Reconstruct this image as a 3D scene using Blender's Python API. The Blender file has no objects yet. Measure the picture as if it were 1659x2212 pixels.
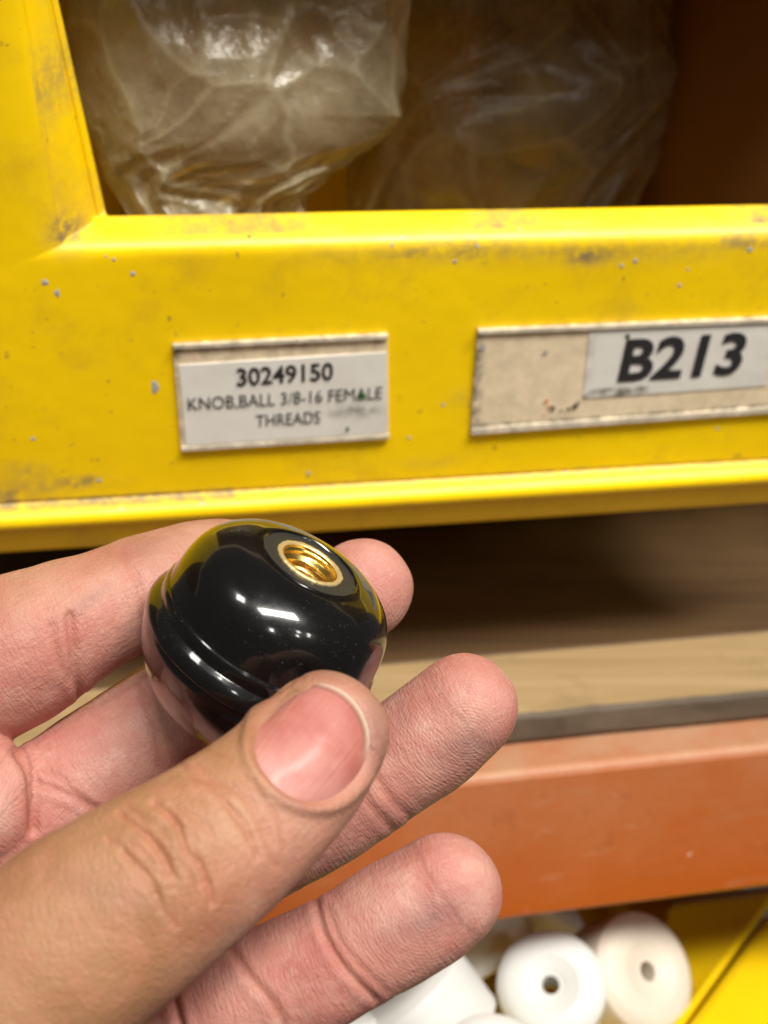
import bpy, bmesh, math, random
import numpy as np
from mathutils import Vector, Matrix, noise
from mathutils.bvhtree import BVHTree
random.seed(7); rng = np.random.default_rng(7)
S = bpy.context.scene
COL = S.collection
R = math.radians
MM = 0.001

# ------------------------------------------------------------------ camera
FP, CX, CY = 2740.0, 829.5, 1106.0            # focal length and centre in photo pixels (1659 px wide)
PITCH = R(18.0)
CAM = np.array([0.0, 0.0, 1200.0])            # millimetres
c_r = np.array([1.0, 0, 0]); c_f = np.array([0, math.cos(PITCH), -math.sin(PITCH)]); c_u = np.array([0, math.sin(PITCH), math.cos(PITCH)])
cam = bpy.data.cameras.new('camera'); co = bpy.data.objects.new('camera', cam); COL.objects.link(co)
co.location = CAM * MM; co.rotation_euler = (R(90) - PITCH, 0, 0)
cam.sensor_fit = 'HORIZONTAL'; cam.sensor_width = 36; cam.lens = 36 * FP / 1659
cam.clip_start = 0.01; cam.clip_end = 50
cam.dof.use_dof = True; cam.dof.focus_distance = 0.212
cam.dof.aperture_fstop = cam.lens / 2.35
S.camera = co

# ------------------------------------------------------------------ light
w = bpy.data.worlds.new('World'); S.world = w; w.use_nodes = True
w.node_tree.nodes['Background'].inputs[0].default_value = (1.0, 0.93, 0.82, 1)
w.node_tree.nodes['Background'].inputs[1].default_value = 0.065
def ceiling_lamp(loc, target, sx, sy, watts, col=(1, 0.965, 0.90)):
    l = bpy.data.lights.new('ceiling_light', 'AREA'); l.shape = 'RECTANGLE'; l.size = sx; l.size_y = sy
    l.energy = watts; l.color = col
    o = bpy.data.objects.new('ceiling_light', l); COL.objects.link(o)
    o.location = loc
    d = Vector(target) - Vector(loc); o.rotation_euler = d.to_track_quat('-Z', 'Y').to_euler()
    return o
TGT = (0, 0.28, 1.1)
ceiling_lamp((0.85, -1.05, 3.15), TGT, 1.9, 0.40, 126)
ceiling_lamp((-0.75, -1.0, 3.2), TGT, 0.40, 0.40, 13)
ceiling_lamp((2.3, -2.4, 2.9), TGT, 0.24, 0.24, 5)
ceiling_lamp((3.0, -2.1, 2.8), TGT, 0.24, 0.24, 5)
ceiling_lamp((3.2, -2.5, 2.7), TGT, 0.20, 0.20, 4)
ceiling_lamp((0.5, -3.3, 2.75), TGT, 0.26, 0.26, 7)
ceiling_lamp((2.5, -3.2, 2.7), TGT, 0.22, 0.22, 5)
S.view_settings.view_transform = 'Standard'; S.view_settings.look = 'None'
S.view_settings.exposure = 0.0; S.view_settings.gamma = 1
S.cycles.use_denoising = True
S.cycles.max_bounces = 10; S.cycles.transparent_max_bounces = 16

# ------------------------------------------------------------------ pixel helpers (mm)
def ray(x, y):
    return c_f + c_r * ((x - CX) / FP) - c_u * ((y - CY) / FP)
def P(x, y, d):
    return CAM + ray(x, y) * d
def proj(V):
    q = V - CAM
    d = q @ c_f
    return CX + FP * (q @ c_r) / d, CY - FP * (q @ c_u) / d, d
YAW = R(11.5)                                  # the shelf runs away to the right
sX = np.array([math.cos(YAW), math.sin(YAW), 0]); sY = np.array([-math.sin(YAW), math.cos(YAW), 0]); sZ = np.array([0, 0, 1.0])
def onplane(x, y, p0, n):
    r = ray(x, y); return CAM + r * (((p0 - CAM) @ n) / (r @ n))
def toS(p):
    q = np.asarray(p) - CAM; return np.array([q @ sX, q @ sY, q @ sZ])
def fromS(X, Y, Z):
    return CAM + sX * X + sY * Y + sZ * Z
def atZ(x, y, z):                              # pixel -> point on a level z (shelf frame)
    return toS(onplane(x, y, CAM + sZ * z, sZ))
def atY(x, y, Yv):
    return toS(onplane(x, y, CAM + sY * Yv, sY))
TILT = R(17)
tU = -sY * math.sin(TILT) + sZ * math.cos(TILT)      # up the bin's flared front
tN = sY * math.cos(TILT) + sZ * math.sin(TILT)       # into the bin
PO = P(610, 840, 320)
def panel(x, y, c=0):
    q = onplane(x, y, PO + tN * c, tN) - PO
    return q @ sX, q @ tU
def fromP(a, b, c):
    return PO + sX * a + tU * b + tN * c

# ------------------------------------------------------------------ material helpers
class NT:
    def __init__(s, name):
        s.m = bpy.data.materials.new(name); s.m.use_nodes = True
        s.t = s.m.node_tree; s.b = s.t.nodes['Principled BSDF']; s.out = s.t.nodes['Material Output']
    def n(s, typ, ins=None, **kw):
        nd = s.t.nodes.new(typ)
        for k, v in kw.items(): setattr(nd, k, v)
        for k, v in (ins or {}).items():
            if isinstance(v, bpy.types.NodeSocket): s.t.links.new(v, nd.inputs[k])
            else: nd.inputs[k].default_value = v
        return nd
    def set(s, **kw):
        for k, v in kw.items():
            k = k.replace('_', ' ')
            if isinstance(v, bpy.types.NodeSocket): s.t.links.new(v, s.b.inputs[k])
            else: s.b.inputs[k].default_value = v
    def mix(s, fac, a, b, mode='MIX'):
        nd = s.n('ShaderNodeMix', data_type='RGBA', blend_type=mode)
        for i, v in ((0, fac), (6, a), (7, b)):
            if isinstance(v, bpy.types.NodeSocket): s.t.links.new(v, nd.inputs[i])
            else: nd.inputs[i].default_value = v
        return nd.outputs[2]
    def math(s, op, a, b=0.0, clamp=False):
        nd = s.n('ShaderNodeMath', operation=op, use_clamp=clamp)
        for i, v in ((0, a), (1, b)):
            if isinstance(v, bpy.types.NodeSocket): s.t.links.new(v, nd.inputs[i])
            else: nd.inputs[i].default_value = v
        return nd.outputs[0]
    def noise(s, scale, detail=4, rough=0.55, vec=None, dist=0.0):
        ins = {'Scale': scale, 'Detail': detail, 'Roughness': rough, 'Distortion': dist}
        if vec is None: vec = s.coord()
        ins['Vector'] = vec
        return s.n('ShaderNodeTexNoise', ins).outputs['Fac']
    def coord(s, scale=None):
        o = s.n('ShaderNodeTexCoord').outputs['Object']
        if scale is None: return o
        return s.n('ShaderNodeMapping', {'Vector': o, 'Scale': scale}).outputs[0]
    def ramp(s, fac, stops):
        nd = s.n('ShaderNodeValToRGB', {'Fac': fac})
        e = nd.color_ramp.elements
        while len(e) < len(stops): e.new(0.5)
        for el, (p, c) in zip(e, stops):
            el.position = p; el.color = (c, c, c, 1) if not isinstance(c, tuple) else c
        return nd.outputs['Color']
    def attr(s, name):
        return s.n('ShaderNodeAttribute', attribute_name=name).outputs['Fac']
    def bump(s, h, strength=0.3, dist=0.001, normal=None):
        ins = {'Height': h, 'Strength': strength, 'Distance': dist}
        if normal is not None: ins['Normal'] = normal
        return s.n('ShaderNodeBump', ins).outputs[0]
def rgb(r, g, b): return (r, g, b, 1)

def mat_yellow(name, base=(0.92, 0.61, 0.002), dirty=1.0):
    m = NT(name)
    big = m.noise(14, 3); fine = m.noise(160, 5, 0.65); sp = m.noise(420, 2, 0.5); sm = m.noise(45, 5, 0.7)
    c = m.mix(m.ramp(big, [(0.3, 0.0), (0.7, 1.0)]), rgb(base[0] * 0.93, base[1] * 0.9, base[2]), rgb(base[0] * 1.04, base[1] * 1.05, base[2]))
    c = m.mix(m.math('MULTIPLY', m.ramp(sm, [(0.52, 0.0), (0.74, 1.0)]), 0.34 * dirty), c, rgb(0.40, 0.22, 0.03))
    c = m.mix(m.math('MULTIPLY', m.ramp(sp, [(0.70, 0.0), (0.76, 1.0)]), 0.55 * dirty), c, rgb(0.16, 0.10, 0.04))
    d = m.attr('dirt')
    dm = m.math('MULTIPLY', d, m.ramp(m.noise(330, 6, 0.75), [(0.36, 0.1), (0.58, 1.0)]), True)
    c = m.mix(dm, c, rgb(0.27, 0.19, 0.09))
    m.set(Base_Color=c, Roughness=m.math('ADD', m.math('MULTIPLY', fine, 0.22), 0.24), Normal=m.bump(m.math('ADD', fine, big), 0.12, 0.0006))
    m.b.inputs['Specular IOR Level'].default_value = 0.35
    return m.m
M = {}
M['yellow'] = mat_yellow('yellow_plastic')
M['yellow_old'] = mat_yellow('yellow_plastic_worn', (0.80, 0.53, 0.004), 0.8)
def simple(name, col, rough=0.5, metal=0.0, bump=None, var=0.12, scale=60, **kw):
    m = NT(name); n = m.noise(scale, 5)
    a = rgb(*[v * (1 - var) for v in col]); b = rgb(*[min(1, v * (1 + var)) for v in col])
    m.set(Base_Color=m.mix(n, a, b), Roughness=rough, Metallic=metal)
    if bump: m.set(Normal=m.bump(m.noise(bump[0], 4), bump[1], bump[2]))
    for k, v in kw.items(): m.b.inputs[k.replace('_', ' ')].default_value = v
    return m.m
M['fleck'] = simple('grey_paint_drop', (0.36, 0.36, 0.38), 0.45)
M['brass_rim'] = simple('brass_cut', (0.86, 0.66, 0.30), 0.42, 0.7, (900, 0.4, 0.0003))
M['brass'] = simple('brass', (0.95, 0.66, 0.20), 0.24, 1.0)
M['white_plastic'] = simple('white_nylon', (0.60, 0.60, 0.57), 0.5, var=0.07)
M['cream_plastic'] = simple('cream_nylon', (0.60, 0.53, 0.43), 0.5, var=0.07)
M['ink'] = simple('black_ink', (0.018, 0.018, 0.02), 0.6, var=0.3, scale=900)
M['smudge'] = simple('dark_smudge', (0.05, 0.045, 0.04), 0.7, var=0.5, scale=900)
M['green'] = simple('green_paint_drop', (0.02, 0.13, 0.03), 0.5)
M['orange_fleck'] = simple('orange_paint_drop', (0.65, 0.22, 0.03), 0.5)
M['yellow_part'] = simple('yellow_moulded_plastic', (0.58, 0.43, 0.02), 0.4)
# black phenolic with dust
m = NT('black_phenolic')
dust = m.noise(3600, 2, 0.5); dmask = m.noise(70, 3)
dm = m.math('MULTIPLY', m.ramp(dust, [(0.67, 0.0), (0.76, 0.6)]), m.ramp(dmask, [(0.40, 0.0), (0.75, 1.0)]))
m.set(Base_Color=m.mix(dm, rgb(0.004, 0.004, 0.0042), rgb(0.22, 0.21, 0.20)),
      Roughness=m.math('ADD', m.math('MULTIPLY', m.noise(300, 4, 0.7), 0.2), 0.14),
      Normal=m.bump(m.noise(520, 3, 0.7), 0.10, 0.0003))
m.b.inputs['Specular IOR Level'].default_value = 0.22
m.b.inputs['Coat Weight'].default_value = 1.0; m.b.inputs['Coat Roughness'].default_value = 0.075; m.b.inputs['Coat IOR'].default_value = 1.5
M['black'] = m.m
m = NT('matt_black_face'); m.set(Base_Color=rgb(0.026, 0.026, 0.023), Roughness=0.36, Normal=m.bump(m.noise(900, 3), 0.15, 0.0002)); M['black_flat'] = m.m
# label card and sleeve
def mat_paper(name, col, grime=0.5):
    m = NT(name); n1 = m.noise(60, 5, 0.7); n2 = m.noise(420, 3, 0.6)
    c = m.mix(m.math('MULTIPLY', m.ramp(n1, [(0.45, 0.0), (0.8, 1.0)]), grime), rgb(*col), rgb(col[0] * 0.55, col[1] * 0.50, col[2] * 0.42))
    c = m.mix(m.math('MULTIPLY', m.ramp(n2, [(0.70, 0.0), (0.78, 1.0)]), 0.55 * grime), c, rgb(0.12, 0.1, 0.08))
    d = m.attr('dirt')
    c = m.mix(m.math('MULTIPLY', d, m.ramp(m.noise(240, 4, 0.7), [(0.36, 0.0), (0.6, 1.0)]), True), c, rgb(0.10, 0.085, 0.06))
    m.set(Base_Color=c, Roughness=0.3, Normal=m.bump(m.noise(80, 2), 0.25, 0.0008))
    m.b.inputs['Coat Weight'].default_value = 0.25; m.b.inputs['Coat Roughness'].default_value = 0.12
    return m.m
M['paper'] = mat_paper('label_paper', (0.76, 0.73, 0.67), 0.35)
M['sleeve'] = mat_paper('label_sleeve', (0.86, 0.70, 0.48), 0.3)
M['sleeve_edge'] = mat_paper('label_sleeve_edge', (0.78, 0.69, 0.54), 0.3)
# wood
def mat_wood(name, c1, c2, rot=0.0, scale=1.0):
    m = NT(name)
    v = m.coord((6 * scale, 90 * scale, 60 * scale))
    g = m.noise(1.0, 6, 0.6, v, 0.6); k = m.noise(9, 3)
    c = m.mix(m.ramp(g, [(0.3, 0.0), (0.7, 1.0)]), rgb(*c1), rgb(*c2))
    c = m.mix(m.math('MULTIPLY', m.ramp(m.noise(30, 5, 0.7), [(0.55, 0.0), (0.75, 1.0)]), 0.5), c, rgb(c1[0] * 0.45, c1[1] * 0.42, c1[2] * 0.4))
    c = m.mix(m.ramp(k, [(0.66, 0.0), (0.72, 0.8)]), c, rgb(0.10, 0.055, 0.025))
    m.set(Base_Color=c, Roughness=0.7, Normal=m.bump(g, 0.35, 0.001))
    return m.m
M['wood'] = mat_wood('deck_wood', (0.29, 0.195, 0.085), (0.43, 0.30, 0.15))
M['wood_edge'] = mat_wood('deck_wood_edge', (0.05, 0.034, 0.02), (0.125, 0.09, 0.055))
M['wood_shade_tint'] = mat_wood('deck_wood_painted_shade', (0.062, 0.031, 0.010), (0.115, 0.062, 0.022))  # deck wood with the shade under the bin put into its colour
m = NT('orange_enamel'); n1 = m.noise(25, 5, 0.65); n2 = m.noise(160, 3)
c = m.mix(n1, rgb(0.36, 0.072, 0.006), rgb(0.44, 0.096, 0.009))
c = m.mix(m.math('MULTIPLY', m.ramp(n1, [(0.56, 0.0), (0.78, 1.0)]), 0.22), c, rgb(0.40, 0.16, 0.07))
c = m.mix(m.ramp(n2, [(0.72, 0.0), (0.76, 0.7)]), c, rgb(0.6, 0.45, 0.35))
c = m.mix(m.math('MULTIPLY', m.attr('dirt'), m.ramp(m.noise(60, 5, 0.7), [(0.2, 0.35), (0.6, 1.0)]), True), c, rgb(0.44, 0.235, 0.135))
sc_ = m.noise(1.0, 5, 0.7, m.coord((14, 220, 220)), 0.8)
c = m.mix(m.math('MULTIPLY', m.ramp(sc_, [(0.58, 0.0), (0.70, 1.0)]), 0.30), c, rgb(0.46, 0.24, 0.14))
c = m.mix(m.math('MULTIPLY', m.ramp(m.noise(48, 6, 0.75), [(0.60, 0.0), (0.70, 1.0)]), 0.35), c, rgb(0.16, 0.045, 0.012))
m.set(Base_Color=c, Roughness=m.math('ADD', m.math('MULTIPLY', n1, 0.4), 0.25), Normal=m.bump(m.math('ADD', n2, n1), 0.25, 0.0008)); M['orange'] = m.m
# thin plastic film
def mat_film(name, tint, dens, gloss=0.12):
    m = NT(name); t = m.t
    n1 = m.noise(55, 6, 0.68); n2 = m.noise(220, 4, 0.6); cr = m.attr('crease')
    bmp = m.bump(m.math('ADD', n1, m.math('MULTIPLY', n2, 0.2)), 0.28, 0.003)
    tr = m.n('ShaderNodeBsdfTransparent', {'Color': rgb(*tint)})
    df = m.n('ShaderNodeBsdfDiffuse', {'Color': rgb(0.74, 0.65, 0.42), 'Normal': bmp})
    tl = m.n('ShaderNodeBsdfTranslucent', {'Color': rgb(0.76, 0.64, 0.36), 'Normal': bmp})
    gl = m.n('ShaderNodeBsdfGlossy', {'Color': rgb(0.9, 0.88, 0.82), 'Roughness': 0.2, 'Normal': bmp})
    a = m.n('ShaderNodeMixShader', {0: 0.45, 1: df.outputs[0], 2: tl.outputs[0]})
    f = m.math('ADD', m.math('MULTIPLY', m.ramp(n1, [(0.35, 0.0), (0.75, 1.0)]), dens * 0.8), dens * 0.45)
    f = m.math('ADD', f, m.math('MULTIPLY', cr, 0.38), True)
    b = m.n('ShaderNodeMixShader', {0: f, 1: tr.outputs[0], 2: a.outputs[0]})
    fr = m.n('ShaderNodeFresnel', {'IOR': 1.4, 'Normal': bmp})
    g = m.n('ShaderNodeMixShader', {0: m.math('ADD', m.math('MULTIPLY', fr.outputs[0], 0.55), gloss * 0.2, True), 1: b.outputs[0], 2: gl.outputs[0]})
    t.links.new(g.outputs[0], m.out.inputs[0])
    return m.m
M['film'] = mat_film('clear_bag_film', (0.94, 0.87, 0.62), 0.42)
M['film_dim'] = mat_film('hazy_bag_film', (0.88, 0.82, 0.66), 0.46)

# ------------------------------------------------------------------ mesh helpers
def tag(o, label=None, cat=None, group=None, kind=None):
    if label: o['label'] = label
    if cat: o['category'] = cat
    if group: o['group'] = group
    if kind: o['kind'] = kind
    return o
def empty(name, p):
    o = bpy.data.objects.new(name, None); COL.objects.link(o); o.empty_display_size = 0.01
    o.location = Vector(np.asarray(p) * MM); return o
ORI = {}
def mesh_obj(name, V, F, mat, parent=None, smooth=True, attrs=None):
    """V in world mm; a child keeps its parent's place as its own origin."""
    V = np.asarray(V, float)
    org = np.array(parent.location) / MM if parent is not None and parent.parent is None else None
    if parent is not None and parent.name in ORI: org = ORI[parent.name]
    base = org if org is not None else V.mean(0)
    me = bpy.data.meshes.new(name)
    me.from_pydata(((V - base) * MM).tolist(), [], [list(map(int, f)) for f in F])
    me.polygons.foreach_set('use_smooth', [smooth] * len(me.polygons))
    for k, v in (attrs or {}).items():
        a = me.attributes.new(k, 'FLOAT', 'POINT'); a.data.foreach_set('value', np.asarray(v, np.float32))
    if mat is not None: me.materials.append(mat)
    me.update()
    o = bpy.data.objects.new(name, me); COL.objects.link(o)
    if parent is not None: o.parent = parent
    else: o.location = Vector(base * MM)
    ORI[o.name] = base
    return o
def grid_faces(nu, nv, cu=False, cv=False, off=0):
    F = []
    for j in range(nv if cv else nv - 1):
        for i in range(nu if cu else nu - 1):
            a = j * nu + i; b = j * nu + (i + 1) % nu; c = ((j + 1) % nv) * nu + (i + 1) % nu; d = ((j + 1) % nv) * nu + i
            F.append((a + off, b + off, c + off, d + off))
    return F
def solidify(o, t, off=-1):
    md = o.modifiers.new('thickness', 'SOLIDIFY'); md.thickness = t; md.offset = off
def bevel(o, wd, seg=3):
    md = o.modifiers.new('bevel', 'BEVEL'); md.width = wd; md.segments = seg; md.limit_method = 'ANGLE'
def box8(p):
    return p, [(0, 3, 2, 1), (4, 5, 6, 7), (0, 1, 5, 4), (1, 2, 6, 5), (2, 3, 7, 6), (3, 0, 4, 7)]
def sbox(name, x0, x1, y0, y1, z0, z1, mat, parent=None, bev=0.0006):
    V = [fromS(*q) for q in ((x0, y0, z0), (x1, y0, z0), (x1, y1, z0), (x0, y1, z0), (x0, y0, z1), (x1, y0, z1), (x1, y1, z1), (x0, y1, z1))]
    V, F = box8(V); o = mesh_obj(name, V, F, mat, parent, False)
    if bev: bevel(o, bev)
    return o
def extrude_profile(name, prof, x0, x1, mat, parent=None, n=2, dirt=None, smooth=False):
    """closed (Y,Z) outline in the shelf frame run along X"""
    V = []; xs = np.linspace(x0, x1, n); k = len(prof)
    for x in xs:
        for (y, z) in prof: V.append(fromS(x, y, z))
    F = grid_faces(k, n, True, False)
    F.append(tuple(range(k))[::-1]); F.append(tuple((n - 1) * k + i for i in range(k)))
    return mesh_obj(name, V, F, mat, parent, smooth, dirt)
def sm(e0, e1, x):
    t = np.clip((np.asarray(x, float) - e0) / (e1 - e0), 0, 1); return t * t * (3 - 2 * t)
def nz(p, s=1.0, seed=0.0):
    return noise.noise(Vector((p[0] * s + seed, p[1] * s + 3.1 * seed, (p[2] if len(p) > 2 else 0) * s - seed)))

# ================================================================== shelf: wooden board and orange beam
ZD = -165.0
f0 = atZ(1400, 1520, ZD); YD = f0[1]
zb = atY(1400, 1583, YD)[2]
YB = atZ(1400, 1640, zb)[1]
zbb = atY(1400, 1952, YB)[2]
# board: jagged, worn front edge
nx = 260; xs = np.linspace(-420, 560, nx)
prof_n = 8; V = []; dirt = []; YP = atZ(1400, 1384, ZD)[1]
for x in xs:
    j = 0.9 * nz((x, 0, 0), 0.05, 4) + 0.5 * nz((x, 0, 0), 0.3, 9); k = 0.4 * nz((x, 5, 0), 0.12, 2)
    for (y, z) in ((YP, ZD - 1.2), (YP - 1.2, ZD), (YD + 30, ZD), (YD + 1.6 + j, ZD + k * 0.5), (YD + 0.2 + j, ZD - 1.2 + k), (YD + j * 0.6, zb + 2), (YD + 1.5, zb + 0.05), (YP, zb + 0.05)):
        V.append(fromS(x, y, z))
F = grid_faces(prof_n, nx, True)
F.append(tuple(range(prof_n))[::-1]); F.append(tuple((nx - 1) * prof_n + i for i in range(prof_n)))
board = mesh_obj('shelf_plank', V, F, M['wood'], None, False)
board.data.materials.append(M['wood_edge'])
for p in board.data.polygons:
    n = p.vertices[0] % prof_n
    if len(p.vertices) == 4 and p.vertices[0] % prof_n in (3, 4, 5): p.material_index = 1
tag(board, 'rough pale wooden shelf plank lying along the orange beam', 'plank')
rear = sbox('shelf_plank', -420, 560, YP + 0.8, YP + 560, zb + 0.05, ZD - 0.4, M['wood_shade_tint'], None, 0.0012)  # rear of the deck, its dark colour stands for the bin's shadow
tag(rear, 'shelf plank darkened in colour for the shade under the yellow bin', 'plank')
# beam
bp = [(YB + 95, zb), (YB + 2.2, zb), (YB + 0.7, zb - 0.7), (YB, zb - 2.4), (YB, zbb + 2), (YB + 0.6, zbb + 0.6), (YB + 2, zbb), (YB + 95, zbb)]
nb = 40; xs = np.linspace(-420, 560, nb)
V = []; dirt = []
rows = []
for x in xs:
    for i, (y, z) in enumerate(bp): V.append(fromS(x, y, z)); dirt.append(1.0 if i in (0, 1, 2) else (0.35 if i == 3 else 0.0))
F = grid_faces(len(bp), nb, True); F.append(tuple(range(len(bp)))[::-1]); F.append(tuple((nb - 1) * len(bp) + i for i in range(len(bp))))
beam = mesh_obj('shelf_beam', V, F, M['orange'], None, False, {'dirt': dirt}); bevel(beam, 0.0004, 2)
tag(beam, 'orange painted steel shelf beam under the wooden board', 'beam')

# ================================================================== the yellow bin
corner = panel(118, 540)
A0, B0 = corner
WL, WT = 12.6, 4.7
a_lo, a_hi = A0 - 75, panel(1659, 900)[0] + 30
b_bot = panel(830, 1043)[1]
b_hi = panel(100, -260)[1]
def prof_c(u):                                     # 0..1 across the rolled edge
    u = np.asarray(u, float)
    return 12.0 * (np.clip(u, 0, 1) * 0.9 + 0.1 * np.clip(u, 0, 1) ** 2)
aa = np.unique(np.round(np.concatenate([np.linspace(a_lo, A0 - 10, 50), np.linspace(A0 - 10, A0 + WL + 2, 70), np.linspace(A0 + WL + 2, a_hi, 190)]), 3))
bb = np.unique(np.round(np.concatenate([np.linspace(b_bot + 0.8, b_bot + 4, 8), np.linspace(b_bot + 4, B0 - 9, 60), np.linspace(B0 - 9, B0 + WT, 50), np.linspace(B0 + WT, b_hi, 60)]), 3))
low = [(-21.0, 20), (-20.7, 10), (-20, 7.0), (-18.5, 5.6), (-15, 4.9), (-11.5, 4.4), (-9.8, 3.8), (-8.7, 2.0), (-7.8, -0.4), (-6.6, -2.6), (-5.2, -4.0), (-3.8, -4.6), (-2.5, -4.3), (-1.3, -3.0), (-0.5, -1.2), (0.0, 0.1), (0.35, 0.35)]
rows = [(b_bot + b, c) for b, c in low] + [(b, None) for b in bb]
SMUD = [(*panel(x, y), rx, ry, am) for (x, y, rx, ry, am) in ((1268, 556, 5, 2.2, 0.7), (1300, 545, 13, 3.0, 0.4), (1060, 540, 16, 3.5, 0.45), (990, 535, 9, 3, 0.45), (780, 545, 14, 3, 0.3), (1480, 540, 14, 3.5, 0.35), (60, 1020, 5, 3, 0.5), (160, 1040, 4, 1.2, 0.7), (190, 1036, 3, 1.0, 0.6), (130, 1050, 9, 2, 0.5), (20, 1070, 6, 3, 0.8), (1170, 1022, 3, 1.0, 0.8), (1255, 1018, 2.5, 0.9, 0.8), (1000, 860, 4, 3, 0.3), (930, 1000, 8, 2, 0.3), (420, 470, 8, 2, 0.5), (300, 480, 8, 2, 0.6))]
def soft(x, k):
    return k * np.logaddexp(0, x / k)
V = []; D = []
for (b, c) in rows:
    for a in aa:
        if c is None:
            db = max(0.0, b - B0); u = min((a - A0) / WL, (b - B0) / WT)
            act = a - 0.06 * db - 0.085 * db * min(1.0, max(0.0, (a - A0) / WL))
            cc = 8.0 * float(soft(u, 0.17)) if u > -1.5 else 0.0
            left = (a - A0) / WL < (b - B0) / WT
            if left and u > 0:
                cc += 1.3 * float(sm(0.17, 0.22, u)) + 2.2 * float(sm(0.74, 0.78, u)) - 0.9 * float(sm(0.80, 0.86, u))
            # faint sink marks of a moulded wall
            cc += 0.25 * nz((a, b), 0.03, 3) + 0.05 * nz((a, b), 0.2, 5)
        else:
            act = a; cc = c + 0.2 * nz((a, b), 0.03, 3)
        V.append(fromP(act, b, cc))
        # settled dirt: in the mitred corner, along the foot crease, patches along the rim
        d = 0.0
        if c is None:
            ua, ub = (a - A0) / WL, (b - B0) / WT
            dd = math.hypot(a - (A0 + 3.2), (b - (B0 + 3.4)) * 1.1)
            d += 1.1 * math.exp(-(dd / 4.2) ** 2)
            if ub > 0.35 and ua > 0.1: d += 0.75 * max(0, nz((a, b), 0.06, 11) + 0.25)
            d += 0.85 * math.exp(-((b - b_bot - 0.4) / 0.9) ** 2) * (0.45 + 0.55 * (a < A0 + 40))
            if -0.9 < ub < 0.6 and a > A0 + 50: d += 1.5 * max(0, nz((a * 0.8, b * 1.6), 0.075, 21) - 0.05)
            d += 0.5 * max(0, nz((a, b), 0.05, 31) - 0.42)
            for (ga, gb, ra, rb, am) in SMUD: d += am * math.exp(-((a - ga) / ra) ** 2 - ((b - gb) / rb) ** 2)
        elif -0.9 < b - b_bot: d += 0.9 * (0.5 + 0.5 * (a < A0 + 40))
        D.append(min(d, 1))
na = len(aa); nbr = len(rows)
F = []
for j in range(nbr - 1):
    for i in range(na - 1):
        a = 0.5 * (aa[i] + aa[i + 1]); b = 0.5 * (rows[j][0] + rows[j + 1][0])
        if rows[j][1] is None and (a - A0) / WL > 1 and (b - B0) / WT > 1: continue
        F.append((j * na + i, j * na + i + 1, (j + 1) * na + i + 1, (j + 1) * na + i))
bin_e = empty('storage_bin', fromP((a_lo + a_hi) / 2, b_bot - 30, 60))
tag(bin_e, 'yellow plastic storage bin with flared front standing on the wooden board', 'bin')
front = mesh_obj('front_panel', V, F, M['yellow'], bin_e, True, {'dirt': D}); solidify(front, 0.0022, -1)
# body behind the front
sA = toS(fromP(A0 + WL, B0 + WT, 8)); Yf = sA[1]
XL = sA[0] - 4.5; XR = toS(fromP(a_hi, 0, 0))[0] - 12; u0 = toS(fromP(0, b_bot - 21, 20)); Zlow = u0[2] + 4; YLO = u0[1] + 2; Ztop = toS(fromP(0, b_hi, 0))[2] - 6
def quad_wall(name, pts, mat, t=0.002, parent=bin_e):
    n = 14; p = [np.array(q, float) for q in pts]; V = []
    for j in range(n):
        for i in range(n):
            u, v = i / (n - 1), j / (n - 1)
            q = (1 - u) * (1 - v) * p[0] + u * (1 - v) * p[1] + u * v * p[2] + (1 - u) * v * p[3]
            V.append(fromS(*q))
    o = mesh_obj(name, V, grid_faces(n, n), mat, parent, True, {'dirt': [0.0] * len(V)}); solidify(o, t * 1.0, 0); return o
BK = Yf + 235
quad_wall('side_wall', [(XL, YLO, Zlow), (XL + 8, BK, Zlow), (XL + 8, BK, Ztop), (XL - 12, Yf - 14, Ztop)], M['yellow'])
XRI = atY(1600, 240, Yf + 60)[0]
quad_wall('side_wall', [(XRI + 12, YLO, Zlow), (XRI - 26, BK, Zlow), (XRI - 26, BK, Ztop), (XRI + 22, Yf - 14, Ztop)], M['yellow'])
quad_wall('back_wall', [(XL, BK, Zlow), (XR, BK, Zlow), (XR, BK, Ztop), (XL, BK, Ztop)], M['yellow'])
quad_wall('floor', [(XL, YLO, Zlow + 1), (XR, YLO, Zlow + 1), (XR, BK, Zlow + 1), (XL, BK, Zlow + 1)], M['yellow'])
# underside and the narrower foot the bin stands on
quad_wall('underside', [(toS(fromP(a_lo, 0, 0))[0], u0[1] - 0.6, u0[2] + 0.5), (XR + 10, u0[1] - 0.6, u0[2] + 0.5), (XR + 10, BK, Zlow - 1), (toS(fromP(a_lo, 0, 0))[0], BK, Zlow - 1)], M['yellow'])
YF = atZ(960, 1404, ZD)[1] + 120
xl = atY(150, 1220, YF)[0]; xr = XR + 75
ft = u0[2] + 2
V = [fromS(*q) for q in ((xl + 22, YF, ZD + 0.05), (xr, YF, ZD + 0.05), (xr - 6, BK, ZD + 0.05), (xl + 22, BK, ZD + 0.05), (xl - 28, YF - 1.5, ft), (xr + 0.5, YF - 1.5, ft), (xr - 6, BK, ft), (xl - 28, BK, ft))]
V, F = box8(V); o = mesh_obj('foot', V, F, M['yellow'], bin_e, False, {'dirt': [0.0] * 8}); bevel(o, 0.006, 5)
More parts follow.
